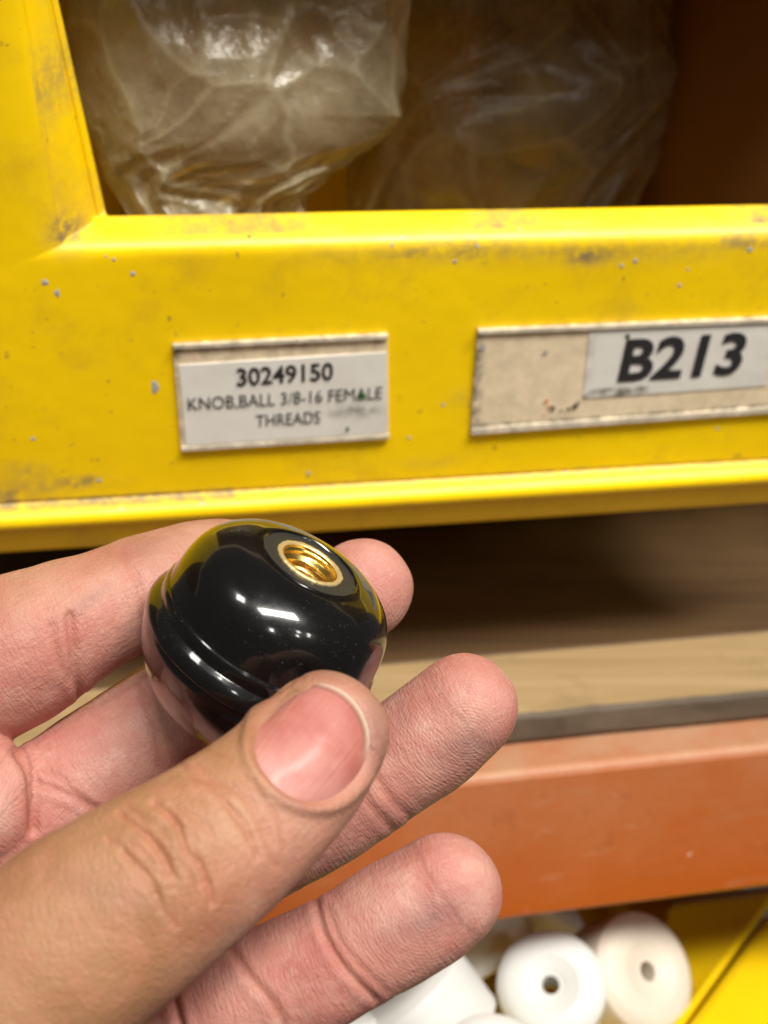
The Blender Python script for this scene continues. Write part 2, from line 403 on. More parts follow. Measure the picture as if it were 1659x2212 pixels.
# paint drops on the front (photo pixel, radius px, stretch)
drops = [(125, 788, 9, 1, 'f'), (159, 818, 7, 1.7, 'f'), (432, 1080, 10, 2.2, 'f'), (370, 764, 7, 1.1, 'f'), (317, 724, 5, 1, 'f'), (294, 715, 3, 1, 'f'),
         (93, 1224, 5, 1, 'f'), (277, 1341, 7, 0.8, 'f'), (338, 1420, 6, 0.8, 'b'), (565, 1405, 6, .9, 'b'), (855, 1360, 5, .9, 'b'), (1120, 663, 6, 1, 'f'), (1093, 683, 5, 1, 'f'),
         (1330, 687, 5, 1, 'f'), (1268, 730, 6, 1, 'f'), (1772, 728, 7, 1, 'f'), (1733, 742, 6, 1, 'f'), (2091, 697, 8, 1, 'f'), (1918, 752, 4, 1, 'f'), (1895, 796, 6, 1, 'f'), (1235, 1130, 5, 1, 'f'),
         (1140, 1221, 5, 1, 'f'), (89, 1224, 4, 1, 'f'), (1576, 1315, 6, .9, 'b'), (695, 660, 6, .8, 'g'), (2000, 1195, 5, 1, 'f'), (600, 1190, 4, 1, 'f'), (1450, 640, 4, 1, 'f'), (860, 1320, 6, 1, 'f')]
dm0 = None
front_bvh = BVHTree.FromPolygons([Vector(v.co) for v in front.data.vertices], [list(p.vertices) for p in front.data.polygons])
fo = np.array(bin_e.location)
for (x, y, r, st, kind) in drops:
    xD, yD = x / 1.2911, y / 1.2911
    o_ = Vector(CAM * MM - fo); d_ = Vector(ray(xD, yD)).normalized()
    loc, nn, idx, dist = front_bvh.ray_cast(o_, d_)
    if loc is None: continue
    if nn.dot(d_) > 0: nn = -nn
    rr = r / 1.2911 * (dist / MM) / FP
    t1 = nn.cross(Vector((0, 0, 1))).normalized(); t2 = nn.cross(t1).normalized()
    V = []
    for (k, h) in ((1.0, -0.03), (0.9, 0.06), (0.5, 0.10)):
        for i in range(12):
            th = i * math.tau / 12; wob = 1 + 0.16 * math.sin(3 * th + x) + 0.1 * math.sin(5 * th + y)
            V.append(np.array(loc) / MM + fo / MM + np.array(t1) * rr * k * wob * math.cos(th) + np.array(t2) * rr * st * k * wob * math.sin(th) + np.array(nn) * h)
    V.append(np.array(loc) / MM + fo / MM + np.array(nn) * 0.11)
    F = grid_faces(12, 3, True) + [(24 + i, 24 + (i + 1) % 12, 36) for i in range(12)]
    mesh_obj('paint_drop', V, F, M['green'] if kind == 'g' else M['fleck'], bin_e)

# ================================================================== labels on the bin
def label_frame(cs):
    """cs = photo pixels of the four corners, top-left first, clockwise"""
    q = np.array([panel(*c) for c in cs]); ctr = q.mean(0)
    ux = (q[1] + q[2] - q[0] - q[3]); wd = np.linalg.norm(ux) / 2; ux = ux / np.linalg.norm(ux); uy = np.array([-ux[1], ux[0]])
    ht = ((q[0] + q[1] - q[2] - q[3]) @ uy) / 2
    return ctr, ux, uy, wd, ht, q
def lab_local(fr, x, y):
    q = np.array(panel(x, y)) - fr[0]; return q @ fr[1], q @ fr[2]
def lab_world(fr, x, y, h):
    q = fr[0] + fr[1] * x + fr[2] * y; return fromP(q[0], q[1], -h)
def plate(name, fr, quad, h0, h1, mat, parent, n=24, dirtf=None, bow=0.0):
    """thin plate over a quad (local coords), subdivided so it can bow and carry dirt"""
    q = [np.array(p) for p in quad]; V = []; D = []
    for lvl in (0, 1):
        for j in range(n):
            for i in range(n):
                u, v = i / (n - 1), j / (n - 1)
                p = (1 - u) * (1 - v) * q[0] + u * (1 - v) * q[1] + u * v * q[2] + (1 - u) * v * q[3]
                h = h0 if lvl == 0 else h1 + bow * (math.sin(math.pi * u) * 0.6 + 0.4 * nz((p[0], p[1]), 0.06, 8))
                V.append(lab_world(fr, p[0], p[1], h)); D.append(dirtf(u, v) if dirtf else 0.0)
    N = n * n
    F = [tuple(reversed(f)) for f in grid_faces(n, n)] + grid_faces(n, n, off=N)
    ring = [i for i in range(n)] + [j * n + n - 1 for j in range(1, n)] + [(n - 1) * n + i for i in range(n - 2, -1, -1)] + [j * n for j in range(n - 2, 0, -1)]
    for k in range(len(ring)):
        a, b = ring[k], ring[(k + 1) % len(ring)]; F.append((a, b, b + N, a + N))
    return mesh_obj(name, V, F, mat, parent, False, {'dirt': D})
def lettering(fr, body, pl, pr, cap, parent, h, bold=0.0, shear=0.0):
    cu = bpy.data.curves.new('lettering', 'FONT'); cu.body = body; cu.size = 1.0; cu.offset = bold; cu.shear = shear; cu.resolution_u = 4
    t = bpy.data.objects.new('lettering', cu); COL.objects.link(t)
    me = bpy.data.meshes.new_from_object(t.evaluated_get(bpy.context.evaluated_depsgraph_get()))
    bpy.data.objects.remove(t)
    n = len(me.vertices); v = np.zeros(n * 3); me.vertices.foreach_get('co', v); v = v.reshape(-1, 3)
    lo, hi = v[:, 0].min(), v[:, 0].max()
    l = np.array(lab_local(fr, *pl)); r = np.array(lab_local(fr, *pr)); ax = r - l; L = np.linalg.norm(ax); ax /= L; ay = np.array([-ax[1], ax[0]])
    top = np.array(lab_local(fr, pl[0], pl[1] - cap)); ch = abs((top - l) @ ay)
    sx = L / (hi - lo); sy = ch / 0.70
    V = [lab_world(fr, *(l + ax * (p[0] - lo) * sx + ay * p[1] * sy), h) for p in v]
    return mesh_obj('lettering', V, [tuple(p.vertices) for p in me.polygons], M['ink'], parent, False)
def spots(fr, pts, mat, parent, h):
    for (x, y, r) in pts:
        l = lab_local(fr, x, y); rr = r * 322 / FP
        V = [lab_world(fr, l[0] + rr * (1 + .3 * math.sin(2.3 * k + x)) * math.cos(k * math.tau / 10), l[1] + rr * (1 + .3 * math.cos(3.1 * k + y)) * math.sin(k * math.tau / 10), h) for k in range(10)]
        mesh_obj('speck', V, [tuple(range(10))], mat, parent, False)
# the printed part label
cs = [(373, 741), (836, 718), (839, 941), (391, 969)]
fr = label_frame(cs); L = lambda x, y: lab_local(fr, x, y)
lab = empty('part_label', lab_world(fr, 0, -fr[4] / 2, 0)); tag(lab, 'label reading 30249150 and KNOB,BALL 3/8-16 FEMALE THREADS on yellow bin', 'label')
plate('sleeve', fr, [L(*cs[3]), L(*cs[2]), L(*cs[1]), L(*cs[0])], -0.3, 0.7, M['sleeve'], lab, dirtf=lambda u, v: 0.55 * (v > 0.955 or v < 0.03 or u < 0.02) + 0.3 * (v > 0.8))
plate('paper_card', fr, [L(401, 957), L(835, 931), L(833, 757), L(386, 785)], 0.5, 1.0, M['paper'], lab, bow=0.25,
      dirtf=lambda u, v: 0.9 * math.exp(-(((u - .84) / .13) ** 2 + ((v - .30) / .07) ** 2)))
plate('sleeve_rail', fr, [L(374, 748), L(836, 726), L(836, 718), L(373, 740)], 0.6, 1.5, M['sleeve_edge'], lab, 8, lambda u, v: 0.5)
plate('sleeve_rail', fr, [L(391, 969), L(839, 941), L(839, 934), L(391, 961)], 0.6, 1.4, M['sleeve_edge'], lab, 8, lambda u, v: 0.4)
lettering(fr, '30249150', (511, 828), (718, 814), 37, lab, 1.32, bold=0.022)
lettering(fr, 'KNOB,BALL 3/8-16 FEMALE', (406, 881), (823, 856), 27, lab, 1.32, bold=0.0)
lettering(fr, 'THREADS', (552, 917), (690, 908), 26, lab, 1.32, bold=0.0)
spots(fr, [(781, 848, 7), (778, 853, 5)], M['green'], lab, 1.45); spots(fr, [(748, 920, 4), (749, 923, 3)], M['green'], lab, 1.45)
# the bin location label
cs = [(1031, 709), (1700, 681), (1700, 883), (1015, 933)]
fr = label_frame(cs); L = lambda x, y: lab_local(fr, x, y)
lab = empty('bin_label', lab_world(fr, 0, -fr[4] / 2, 0)); tag(lab, 'long cream label reading B213 in bold slanted type on yellow bin', 'label')
plate('sleeve', fr, [L(*cs[3]), L(*cs[2]), L(*cs[1]), L(*cs[0])], -0.3, 0.8, M['sleeve'], lab, 30, lambda u, v: 0.8 * (v > 0.955 or v < 0.09 or u < 0.012) + 0.15)
plate('paper_card', fr, [L(1257, 857), L(1652, 829), L(1656, 694), L(1271, 711)], 0.6, 1.05, M['paper'], lab, 20, lambda u, v: 0.9 * (v < 0.12 and u < 0.35) + 0.3 * (u < 0.02))
plate('sleeve_rail', fr, [L(1031, 716), L(1700, 689), L(1700, 681), L(1031, 708)], 0.7, 1.6, M['sleeve_edge'], lab, 8, lambda u, v: 0.35)
plate('sleeve_rail', fr, [L(1015, 933), L(1700, 883), L(1700, 872), L(1017, 921)], 0.7, 1.5, M['sleeve_edge'], lab, 8, lambda u, v: 0.35)
lettering(fr, 'B213', (1330, 817), (1594, 800), 86, lab, 1.3, bold=0.03, shear=0.06)
spots(fr, [(1191, 878, 6), (1240, 873, 7), (1225, 879, 4), (1352, 722, 6), (1210, 882, 3), (1245, 866, 4)], M['smudge'], lab, 1.2)
spots(fr, [(1178, 862, 5), (1183, 874, 4), (1172, 893, 3)], M['orange_fleck'], lab, 1.15)
spots(fr, [(1040, 748, 7), (1175, 757, 5)], M['fleck'], lab, 1.15)

# ================================================================== plastic bags in the bin
def crumple(P2, cells, seed, aspect=(1, 1)):
    r = np.random.default_rng(seed); pts = r.random((cells, 2)) * 1.2 - 0.1; hts = r.random(cells) * 0.10
    out = np.zeros(len(P2)); edge = np.zeros(len(P2))
    for s in range(0, len(P2), 8000):
        q = P2[s:s + 8000]
        d = np.sqrt((((q[:, None, :] - pts[None]) * np.array(aspect)) ** 2).sum(2)) + hts
        d.sort(axis=1); out[s:s + 8000] = d[:, 0]; edge[s:s + 8000] = d[:, 1] - d[:, 0]
    return out * math.sqrt(cells), edge * math.sqrt(cells)
def bag(name, outline, Yc, thick, mat, label, seed, amp=1.0):
    """outline: rows of (y pixel, left x, right x); the pouch hangs round a plane at depth Yc (shelf frame)"""
    nu, nv = 260, 170
    ys = np.array([o[0] for o in outline], float); ls = np.array([o[1] for o in outline], float); rs = np.array([o[2] for o in outline], float)
    tv = np.linspace(0, 1, len(ys)); V = []; UV = []
    for j in range(nv):
        t = j / (nv - 1); y = np.interp(t, tv, ys); l = np.interp(t, tv, ls); r = np.interp(t, tv, rs)
        cl = atY(l, y, Yc); cr = atY(r, y, Yc); c = (cl + cr) / 2; hw = np.linalg.norm(cr - cl) / 2
        th = thick * (0.45 + 0.55 * math.sin(math.pi * min(1, 0.15 + t * 0.85)))
        for i in range(nu):
            ph = i / nu * math.tau; cx = math.cos(ph); sy = math.sin(ph)
            V.append([c[0] + hw * math.copysign(abs(cx) ** 0.8, cx), c[1] + 0 - th * math.copysign(abs(sy) ** 0.9, sy), c[2]])
            UV.append([0.5 + 0.5 * cx + (0.37 if sy < 0 else 0), t])
    V = np.array(V); UV = np.array(UV)
    # big folds that slant, then crumpled facets
    front_side = np.sign(np.sin(np.tile(np.arange(nu) / nu * math.tau, nv)))
    wrp = np.array([[nz((u * 2.2, v * 2.2), 1, seed), nz((u * 2.2, v * 2.2), 1, seed + 9)] for u, v in UV]) * 0.22
    q = UV + wrp
    h1, e1 = crumple(q, 16, seed, (1, 0.8)); h2, e2 = crumple(q + wrp * 0.4, 60, seed + 1); h3, e3 = crumple(q, 260, seed + 2)
    fold = np.sin((q[:, 0] * 1.25 + q[:, 1] * 0.9) * 30 + 3 * wrp[:, 0] * 10) * sm(0.55, 0.95, UV[:, 1])
    h = amp * (5.2 * h1 + 1.9 * h2 + 0.45 * h3 + 2.6 * fold)
    V[:, 1] += -h * 0.9 * np.where(front_side >= 0, 1, -1); V[:, 0] += amp * 2.0 * (h2 - h2.mean())
    band = 0.5 * sm(0.90, 0.97, UV[:, 0]) * (front_side >= 0) * (0.6 + 0.4 * np.sin(UV[:, 1] * 9))
    cre = np.clip(band + 0.55 * np.exp(-(e1 / 0.05) ** 2) + 0.4 * np.exp(-(e2 / 0.05) ** 2) + 0.08 * np.exp(-(e3 / 0.08) ** 2), 0, 1)
    F = grid_faces(nu, nv, True)
    F.append(tuple(range(nu))[::-1]); F.append(tuple((nv - 1) * nu + i for i in range(nu)))
    W = np.array([fromS(*p) for p in V])
    o = mesh_obj(name, W, F, mat, None, True, {'crease': cre}); tag(o, label, 'bag'); return o
BY = Yf + 42
bag('plastic_bag', [(-210, 130, 850), (0, 150, 866), (160, 165, 866), (250, 180, 855), (310, 200, 800), (370, 235, 720), (430, 260, 660), (520, 300, 640)], BY, 20, M['film'],
    'crumpled clear plastic bag bulging beside the bin\'s left post', 3, 1.0)
bag('plastic_bag', [(-200, 820, 1400), (0, 820, 1425), (130, 800, 1452), (210, 780, 1462), (300, 780, 1400), (400, 760, 1350), (500, 760, 1330), (560, 770, 1320)], Yf + 118, 34, M['film_dim'],
    'dim hazy plastic bag slumped deeper inside the bin', 8, 1.4)

# ================================================================== ball knob
def lathe_verts(prof, seg, org, ax, e1, e2, rfun=None):
    V = []
    for i, (r, z) in enumerate(prof):
        for k in range(seg):
            ph = k * math.tau / seg; rr = r if rfun is None else rfun(i, r, z, ph)
            V.append(org + ax * z + (e1 * math.cos(ph) + e2 * math.sin(ph)) * rr)
    return V
def smooth_profile(pts, n):
    p = np.array(pts, float); out = []
    for i in range(len(p) - 1):
        p0 = p[max(i - 1, 0)]; p1 = p[i]; p2 = p[i + 1]; p3 = p[min(i + 2, len(p) - 1)]
        for t in np.linspace(0, 1, n, endpoint=False):
            out.append(0.5 * (2 * p1 + (p2 - p0) * t + (2 * p0 - 5 * p1 + 4 * p2 - p3) * t * t + (3 * p1 - p0 - 3 * p2 + p3) * t ** 3))
    out.append(p[-1]); return [tuple(q) for q in out]
KD = 204.5
KO = P(558, 1403, KD)
th = R(61); iu = np.array([0.51, 0.86]); iu /= np.linalg.norm(iu)
view = -(KO - CAM) / np.linalg.norm(KO - CAM)
vr = c_r - view * (c_r @ view); vr /= np.linalg.norm(vr); vu = np.cross(view, vr)
if vu @ c_u < 0: vu = -vu
KA = (vr * iu[0] + vu * iu[1]) * math.sin(th) + view * math.cos(th); KA /= np.linalg.norm(KA)
k1 = np.cross(KA, c_f); k1 /= np.linalg.norm(k1); k2 = np.cross(KA, k1)
def make_knob(org, ax, e1, e2, label, group=None):
    kn = empty('ball_knob', org); tag(kn, label, 'knob', group)
    lower = smooth_profile([(0.01, -17.0), (5, -16.4), (10, -14.4), (14.5, -10.8), (17.6, -6.2), (19.2, -2.0), (19.45, 0.0)], 6) + [(19.3, 0.12), (19.3, 0.3)]
    mesh_obj('lower_half', lathe_verts(lower, 128, org, ax, e1, e2), grid_faces(128, len(lower), True), M['black'], kn)
    up = [(19.3, 0.25), (19.62, 0.32)] + smooth_profile([(19.88, 0.4), (19.9, 1.0), (19.75, 1.9), (19.35, 2.75), (18.95, 3.3), (18.72, 3.6)], 4)[:-1]
    up += smooth_profile([(18.7, 3.6), (18.66, 4.0), (18.64, 5.0), (18.48, 5.6), (18.2, 6.1), (18.08, 7.0), (17.7, 10.0), (16.9, 12.8), (15.2, 15.4), (12.5, 17.35), (9.7, 18.28), (8.35, 18.45)], 8)
    up += [(8.28, 18.72), (8.12, 18.62), (7.95, 18.38)]
    mesh_obj('dome', lathe_verts(up, 160, org, ax, e1, e2), grid_faces(160, len(up), True), M['black'], kn)
    fl = [(7.97, 18.36), (7.0, 18.36), (5.4, 18.36)]
    mesh_obj('flat_face', lathe_verts(fl, 160, org, ax, e1, e2), grid_faces(160, 3, True), M['black_flat'], kn)
    rim = [(5.66, 18.0), (5.66, 18.5), (5.58, 18.66), (5.42, 18.7), (5.05, 18.7), (4.9, 18.62), (4.78, 18.4)]
    rag = lambda i, r, z, ph: r + ((0.10 * math.sin(7 * ph) * math.sin(3 * ph + 1) + 0.05 * math.sin(23 * ph) + 0.04 * math.sin(41 * ph + 2)) if i in (1, 2, 3) else 0)
    ins = mesh_obj('brass_insert', lathe_verts(rim, 160, org, ax, e1, e2, rag), grid_faces(160, len(rim), True), M['brass_rim'], kn)
    # threaded bore: a true helix, 16 turns to the inch
    zs = np.linspace(18.42, 4.0, 240); prof = [(4.78, z) for z in zs]
    pitch = 25.4 / 16
    def thr(i, r, z, ph):
        f = ((z / pitch + ph / math.tau) % 1.0); tri = abs(f - 0.5) * 2; tri = min(1, max(0, (tri - 0.12) / 0.76))
        lead = float(sm(18.4, 16.6, z)) if False else min(1, max(0, (18.0 - z) / 1.0))
        return 4.78 - 0.82 * tri * lead
    bore = lathe_verts(prof, 128, org, ax, e1, e2, thr) + [org + ax * 4.0]
    F = [tuple(reversed(f)) for f in grid_faces(128, len(prof), True)] + [(len(bore) - 1, (len(prof) - 1) * 128 + i, (len(prof) - 1) * 128 + (i + 1) % 128) for i in range(128)]
    mesh_obj('thread', bore, F, M['brass'], ins)
    return kn
make_knob(KO, KA * 0.965, k1, k2, 'glossy black ball knob with threaded brass insert held in the fingers')

# a dark sheet added over the bin's right wall to stand for its shade
M['shade_brown'] = simple('wall_shade_brown', (0.19, 0.075, 0.014), 0.8, 0.0, (240, 0.2, 0.0005), 0.18, 30)
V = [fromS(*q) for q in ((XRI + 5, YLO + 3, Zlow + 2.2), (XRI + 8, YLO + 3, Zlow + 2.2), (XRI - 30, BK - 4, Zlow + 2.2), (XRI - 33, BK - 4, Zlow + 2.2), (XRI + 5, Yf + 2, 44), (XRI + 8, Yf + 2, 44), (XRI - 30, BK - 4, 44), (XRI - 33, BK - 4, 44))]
V, F = box8(V); o = mesh_obj('wall_shade_sheet', V, F, M['shade_brown'], None, False)
tag(o, 'dark brown sheet added beside the hazy bag to stand for the bin wall in shade', 'sheet')
# a plain yellow moulded part, cap-shaped, inside the rear bag
def moulded_part(x, y, Yv, ax, sc, label):
    cc_ = fromS(*atY(x, y, Yv)); ca = np.array(ax, float); ca /= np.linalg.norm(ca); cb = np.cross(ca, [1, 0, 0]); cb /= np.linalg.norm(cb)
    pr = [(r * sc, z * sc) for r, z in smooth_profile([(9, 3), (14, 3.4), (17, 2.2), (18.5, -2), (18.5, -14), (16.5, -14), (16.5, -3), (13, 0.5), (9, 0.5), (9, 3)], 4)]
    o = mesh_obj('yellow_moulding', lathe_verts(pr, 64, cc_, ca, cb, np.cross(ca, cb)), grid_faces(64, len(pr), True), M['yellow_part'], None)
    tag(o, label, 'moulded_part')
moulded_part(1150, 345, Yf + 108, (0.15, -0.55, 0.8), 1.0, 'yellow moulded plastic part showing through the dim hazy bag')

# ================================================================== the hand
FING = {  # photo x, photo y, distance from the lens (mm), radius (mm)
    'index': [(-1000, 2300, 203, 17), (-600, 1900, 208, 15), (-260, 1560, 212, 13.2), (-60, 1450, 212, 13.3), (60, 1390, 212, 12.6), (150, 1345, 213, 11), (230, 1310, 215, 9.9), (330, 1268, 219, 9.5), (430, 1238, 224, 9.4), (500, 1232, 227, 9.2), (535, 1235, 228, 8.7)],
    'middle': [(-1000, 2400, 205, 18), (-500, 2130, 210, 15), (-120, 1890, 212, 13), (0, 1815, 212, 12.3), (113, 1734, 213, 10.9), (250, 1632, 217, 10.3), (387, 1533, 222, 10), (520, 1435, 230, 9.8), (640, 1352, 236, 9.6), (740, 1300, 239, 9.7), (782, 1272, 239, 9.6)],
    'ring': [(-1000, 2500, 203, 18), (-450, 2360, 207, 15), (-40, 2150, 207, 12.5), (120, 2050, 208, 12), (300, 1950, 210, 10.8), (480, 1860, 213, 10.2), (640, 1780, 215, 9.9), (780, 1698, 216, 9.5), (850, 1648, 216, 9.4), (930, 1590, 215, 9.7), (1000, 1530, 214, 9.2)],
    'pinky': [(-950, 2620, 198, 17), (-200, 2620, 196, 14), (180, 2430, 193, 12), (330, 2290, 192, 10.6), (440, 2215, 191, 9.7), (560, 2150, 190, 9.4), (690, 2088, 190, 9.3), (760, 2050, 190, 9.0), (850, 1995, 190, 9.3), (910, 1960, 190, 9.2), (957, 1927, 190, 8.7)],
    'thumb': [(-1000, 2560, 192, 19), (-450, 2520, 177, 17.5), (-250, 2365, 169, 17), (-60, 2215, 165, 15.8), (100, 2088, 164, 14.3), (187, 2015, 164, 13.7), (310, 1930, 165, 12.9), (430, 1845, 167, 11.9), (520, 1775, 170, 11.1), (600, 1705, 173, 10.4), (660, 1640, 176, 10.0), (700, 1592, 178, 9.2)],
    'mound': [(-500, 1900, 208, 14), (-200, 1790, 206, 12), (-70, 1735, 206, 11), (-45, 1735, 206, 10.5)],
    'forearm': [(-1000, 2450, 198, 27), (-1400, 2720, 195, 28), (-2200, 3250, 190, 33)],
}
FLAT = {'thumb': 0.84, 'index': 0.95, 'middle': 0.95, 'ring': 0.93, 'pinky': 0.93, 'mound': 1.0, 'forearm': 1.0}
names = list(FING)
CL = {}
for nme, pts in FING.items():
    p = np.array([list(P(x, y, d)) + [r] for x, y, d, r in pts])
    CL[nme] = np.array(smooth_profile(p, 8))
HV, HF = [], []
for nme in names:
    c = CL[nme]; seg = 36; k = FLAT[nme]; off = len(HV)
    T = np.gradient(c[:, :3], axis=0); T /= np.linalg.norm(T, axis=1)[:, None]
    rings = []
    caps = [(math.cos(a), math.sin(a)) for a in np.linspace(math.pi / 2, 0.08, 9)]
    for (sx_, cz) in [(s, -c_) for s, c_ in [(math.cos(a), math.sin(a)) for a in np.linspace(math.pi / 2 - 0.05, 0.2, 7)]]:
        rings.append((c[0, :3] + T[0] * c[0, 3] * cz, T[0], c[0, 3] * sx_))
    for i in range(len(c)): rings.append((c[i, :3], T[i], c[i, 3]))
    for a in np.linspace(0.15, math.pi / 2 - 0.05, 10):
        # blunt, slightly squared fingertip
        rings.append((c[-1, :3] + T[-1] * c[-1, 3] * math.sin(a) * 1.0, T[-1], c[-1, 3] * math.cos(a) ** 0.92))
    for (o_, t_, r_) in rings:
        vw = o_ - CAM; vw = vw / np.linalg.norm(vw)
        e1 = np.cross(t_, vw); e1 /= np.linalg.norm(e1); e2 = np.cross(t_, e1)
        for s in range(seg):
            ph = s * math.tau / seg
            HV.append(o_ + e1 * r_ * math.cos(ph) + e2 * r_ * k * math.sin(ph))
    n = len(rings)
    HF += grid_faces(seg, n, True, False, off)
    HF.append(tuple(off + i for i in range(seg))[::-1]); HF.append(tuple(off + (n - 1) * seg + i for i in range(seg)))
tmp = mesh_obj('hand_tmp', HV, HF, None)
md = tmp.modifiers.new('r', 'REMESH'); md.mode = 'VOXEL'; md.voxel_size = 0.00042
ev = bpy.data.meshes.new_from_object(tmp.evaluated_get(bpy.context.evaluated_depsgraph_get()))
base = ORI['hand_tmp']; bpy.data.objects.remove(tmp)
nv = len(ev.vertices); V = np.zeros(nv * 3); ev.vertices.foreach_get('co', V); V = V.reshape(-1, 3) / MM + base
E = np.zeros(len(ev.edges) * 2, int); ev.edges.foreach_get('vertices', E); E = E.reshape(-1, 2)
deg = np.bincount(E.ravel(), minlength=nv).astype(float)[:, None]
def lap(X):
    s = np.stack([np.bincount(E[:, 0], X[E[:, 1], k], nv) + np.bincount(E[:, 1], X[E[:, 0], k], nv) for k in range(X.shape[1])], 1)
    return s / deg
for it in range(14): V = V + 0.6 * (lap(V) - V)
def normals(X):
    ev.vertices.foreach_set('co', (X * MM).ravel()); ev.update()
    n = np.zeros(nv * 3); ev.vertices.foreach_get('normal', n); return n.reshape(-1, 3)
N = normals(V)
# which finger, how far along (mm)
samp = []; sid = []; slen = []
for i, nme in enumerate(names):
    c = CL[nme]; L_ = np.concatenate([[0], np.cumsum(np.linalg.norm(np.diff(c[:, :3], axis=0), axis=1))]); L_ = L_ - L_[-1]
    samp.append(c); sid += [i] * len(c); slen += list(L_)
samp = np.concatenate(samp); sid = np.array(sid); slen = np.array(slen)
fid = np.zeros(nv, int); fu = np.zeros(nv); near = np.zeros(nv, int)
for s in range(0, nv, 20000):
    d = np.sqrt(((V[s:s + 20000, None, :] - samp[None, :, :3]) ** 2).sum(2)) / samp[None, :, 3]
    k = d.argmin(1); near[s:s + 20000] = k; fid[s:s + 20000] = sid[k]; fu[s:s + 20000] = slen[k]
Tg = np.gradient(samp[:, :3], axis=0); Tg /= np.linalg.norm(Tg, axis=1)[:, None] + 1e-9
fu = fu + ((V - samp[near, :3]) * Tg[near]).sum(1)
px, py, pd = proj(V)
toC = CAM - V; toC /= np.linalg.norm(toC, axis=1)[:, None]
face = (N * toC).sum(1)
def seg_dist(poly, idx, closed=False):
    best = np.full(len(idx), 1e9); sx = px[idx]; sy = py[idx]; pts = list(poly) + ([poly[0]] if closed else [])
    for (x0, y0), (x1, y1) in zip(pts[:-1], pts[1:]):
        dx, dy = x1 - x0, y1 - y0; t = np.clip(((sx - x0) * dx + (sy - y0) * dy) / (dx * dx + dy * dy + 1e-9), 0, 1)
        best = np.minimum(best, np.hypot(sx - x0 - t * dx, sy - y0 - t * dy))
    return best
def inside(poly, idx):
    sx = px[idx]; sy = py[idx]; c = np.zeros(len(idx), bool)
    for (x0, y0), (x1, y1) in zip(poly, poly[1:] + poly[:1]):
        hit = ((y0 > sy) != (y1 > sy)) & (sx < (x1 - x0) * (sy - y0) / (y1 - y0 + 1e-9) + x0); c ^= hit
    return c
def spline2(poly, n=6): return [tuple(q) for q in smooth_profile(poly, n)]
disp = np.zeros(nv); red = np.zeros(nv); tone = np.zeros(nv); grime = np.zeros(nv)
FI = {n: i for i, n in enumerate(names)}
def crease(fs, poly, wpx, depth, lip=0.35, redden=0.6):
    m = np.isin(fid, [FI[f] for f in fs]) & (face > 0.02)
    idx = np.nonzero(m)[0]; d = seg_dist(spline2(poly) if len(poly) > 2 else poly, idx)
    g = np.exp(-(d / wpx) ** 2); disp[idx] -= depth * g
    disp[idx] += depth * lip * np.exp(-((d - 2.3 * wpx) / (1.3 * wpx)) ** 2)
    red[idx] = np.maximum(red[idx], redden * np.exp(-(d / (wpx * 1.2)) ** 2))
# thumb knuckle wrinkles
TH = ['thumb']
for poly, wp, dp in [([(259, 1756), (275, 1772), (299, 1789), (327, 1817), (350, 1852), (362, 1890)], 6, 0.6), ([(330, 1736), (362, 1758), (388, 1794), (402, 1836), (430, 1870), (450, 1912), (456, 1950)], 6, 0.6),
                     ([(411, 1677), (448, 1691), (486, 1733), (518, 1780), (542, 1817), (556, 1850)], 6, 0.36)]:
    crease(TH, poly, wp, dp, 0.08, 0.95)
wr = random.Random(5)
for k in range(26):                                              # many short uneven arcs across the knuckle
    sA_ = wr.uniform(-150, 175); sN = wr.gauss(0, 55); ln = wr.uniform(35, 120); cv = wr.uniform(0.0006, 0.0016); sl = wr.gauss(0, 0.22); ph = wr.uniform(0, 6)
    poly = []
    for t in np.linspace(-ln, ln, 7):
        al = sA_ - cv * (t + sN) ** 2 + sl * t + 5 * math.sin(t * 0.05 + ph); nn_ = sN + t
        poly.append((410 + 0.785 * al + 0.62 * nn_, 1800 - 0.62 * al + 0.785 * nn_))
    crease(TH, poly, wr.uniform(3.5, 6.5), wr.uniform(0.10, 0.34), 0.06, wr.uniform(0.25, 0.7))
# lumps between the wrinkles
m = (fid == FI['thumb']); idx = np.nonzero(m)[0]
kn = np.exp(-((px[idx] - 390) / 120) ** 2 - ((py[idx] - 1790) / 110) ** 2)
disp[idx] += kn * np.array([0.25 * nz(v, 0.33, 5) + 0.10 * nz(v, 0.75, 15) for v in V[idx]])
# index / middle / ring / little finger creases
crease(['index'], [(150, 1330), (158, 1400), (160, 1440), (172, 1500)], 9, 0.5)
crease(['index'], [(110, 1350), (125, 1420), (150, 1470)], 8, 0.2)
crease(['index'], [(262, 1195), (290, 1240), (310, 1300), (320, 1370)], 9, 0.25)
crease(['middle', 'mound'], [(38, 1625), (60, 1660), (70, 1700), (72, 1790)], 10, 0.7)
crease(['middle'], [(72, 1690), (120, 1705), (180, 1735), (235, 1770)], 8, 0.35); crease(['middle'], [(95, 1660), (140, 1690), (200, 1740), (260, 1760)], 8, 0.22)
crease(['middle'], [(300, 1480), (330, 1560), (345, 1650)], 9, 0.15)
crease(['pinky'], [(683, 1950), (700, 2018), (736, 2080), (772, 2121), (812, 2158)], 8, 0.5); crease(['pinky'], [(707, 1960), (728, 2020), (765, 2075), (830, 2140)], 7, 0.22)
crease(['pinky'], [(500, 2050), (540, 2110), (590, 2170), (620, 2230)], 9, 0.3); crease(['pinky'], [(372, 2140), (380, 2180), (392, 2230)], 9, 0.7)
crease(['ring'], [(775, 1690), (800, 1740), (845, 1790)], 8, 0.25); crease(['ring'], [(800, 1660), (840, 1720), (890, 1770)], 8, 0.2)
# soft unevenness everywhere
disp += np.array([0.28 * nz(v, 0.09, 2) + 0.10 * nz(v, 0.28, 7) for v in V])
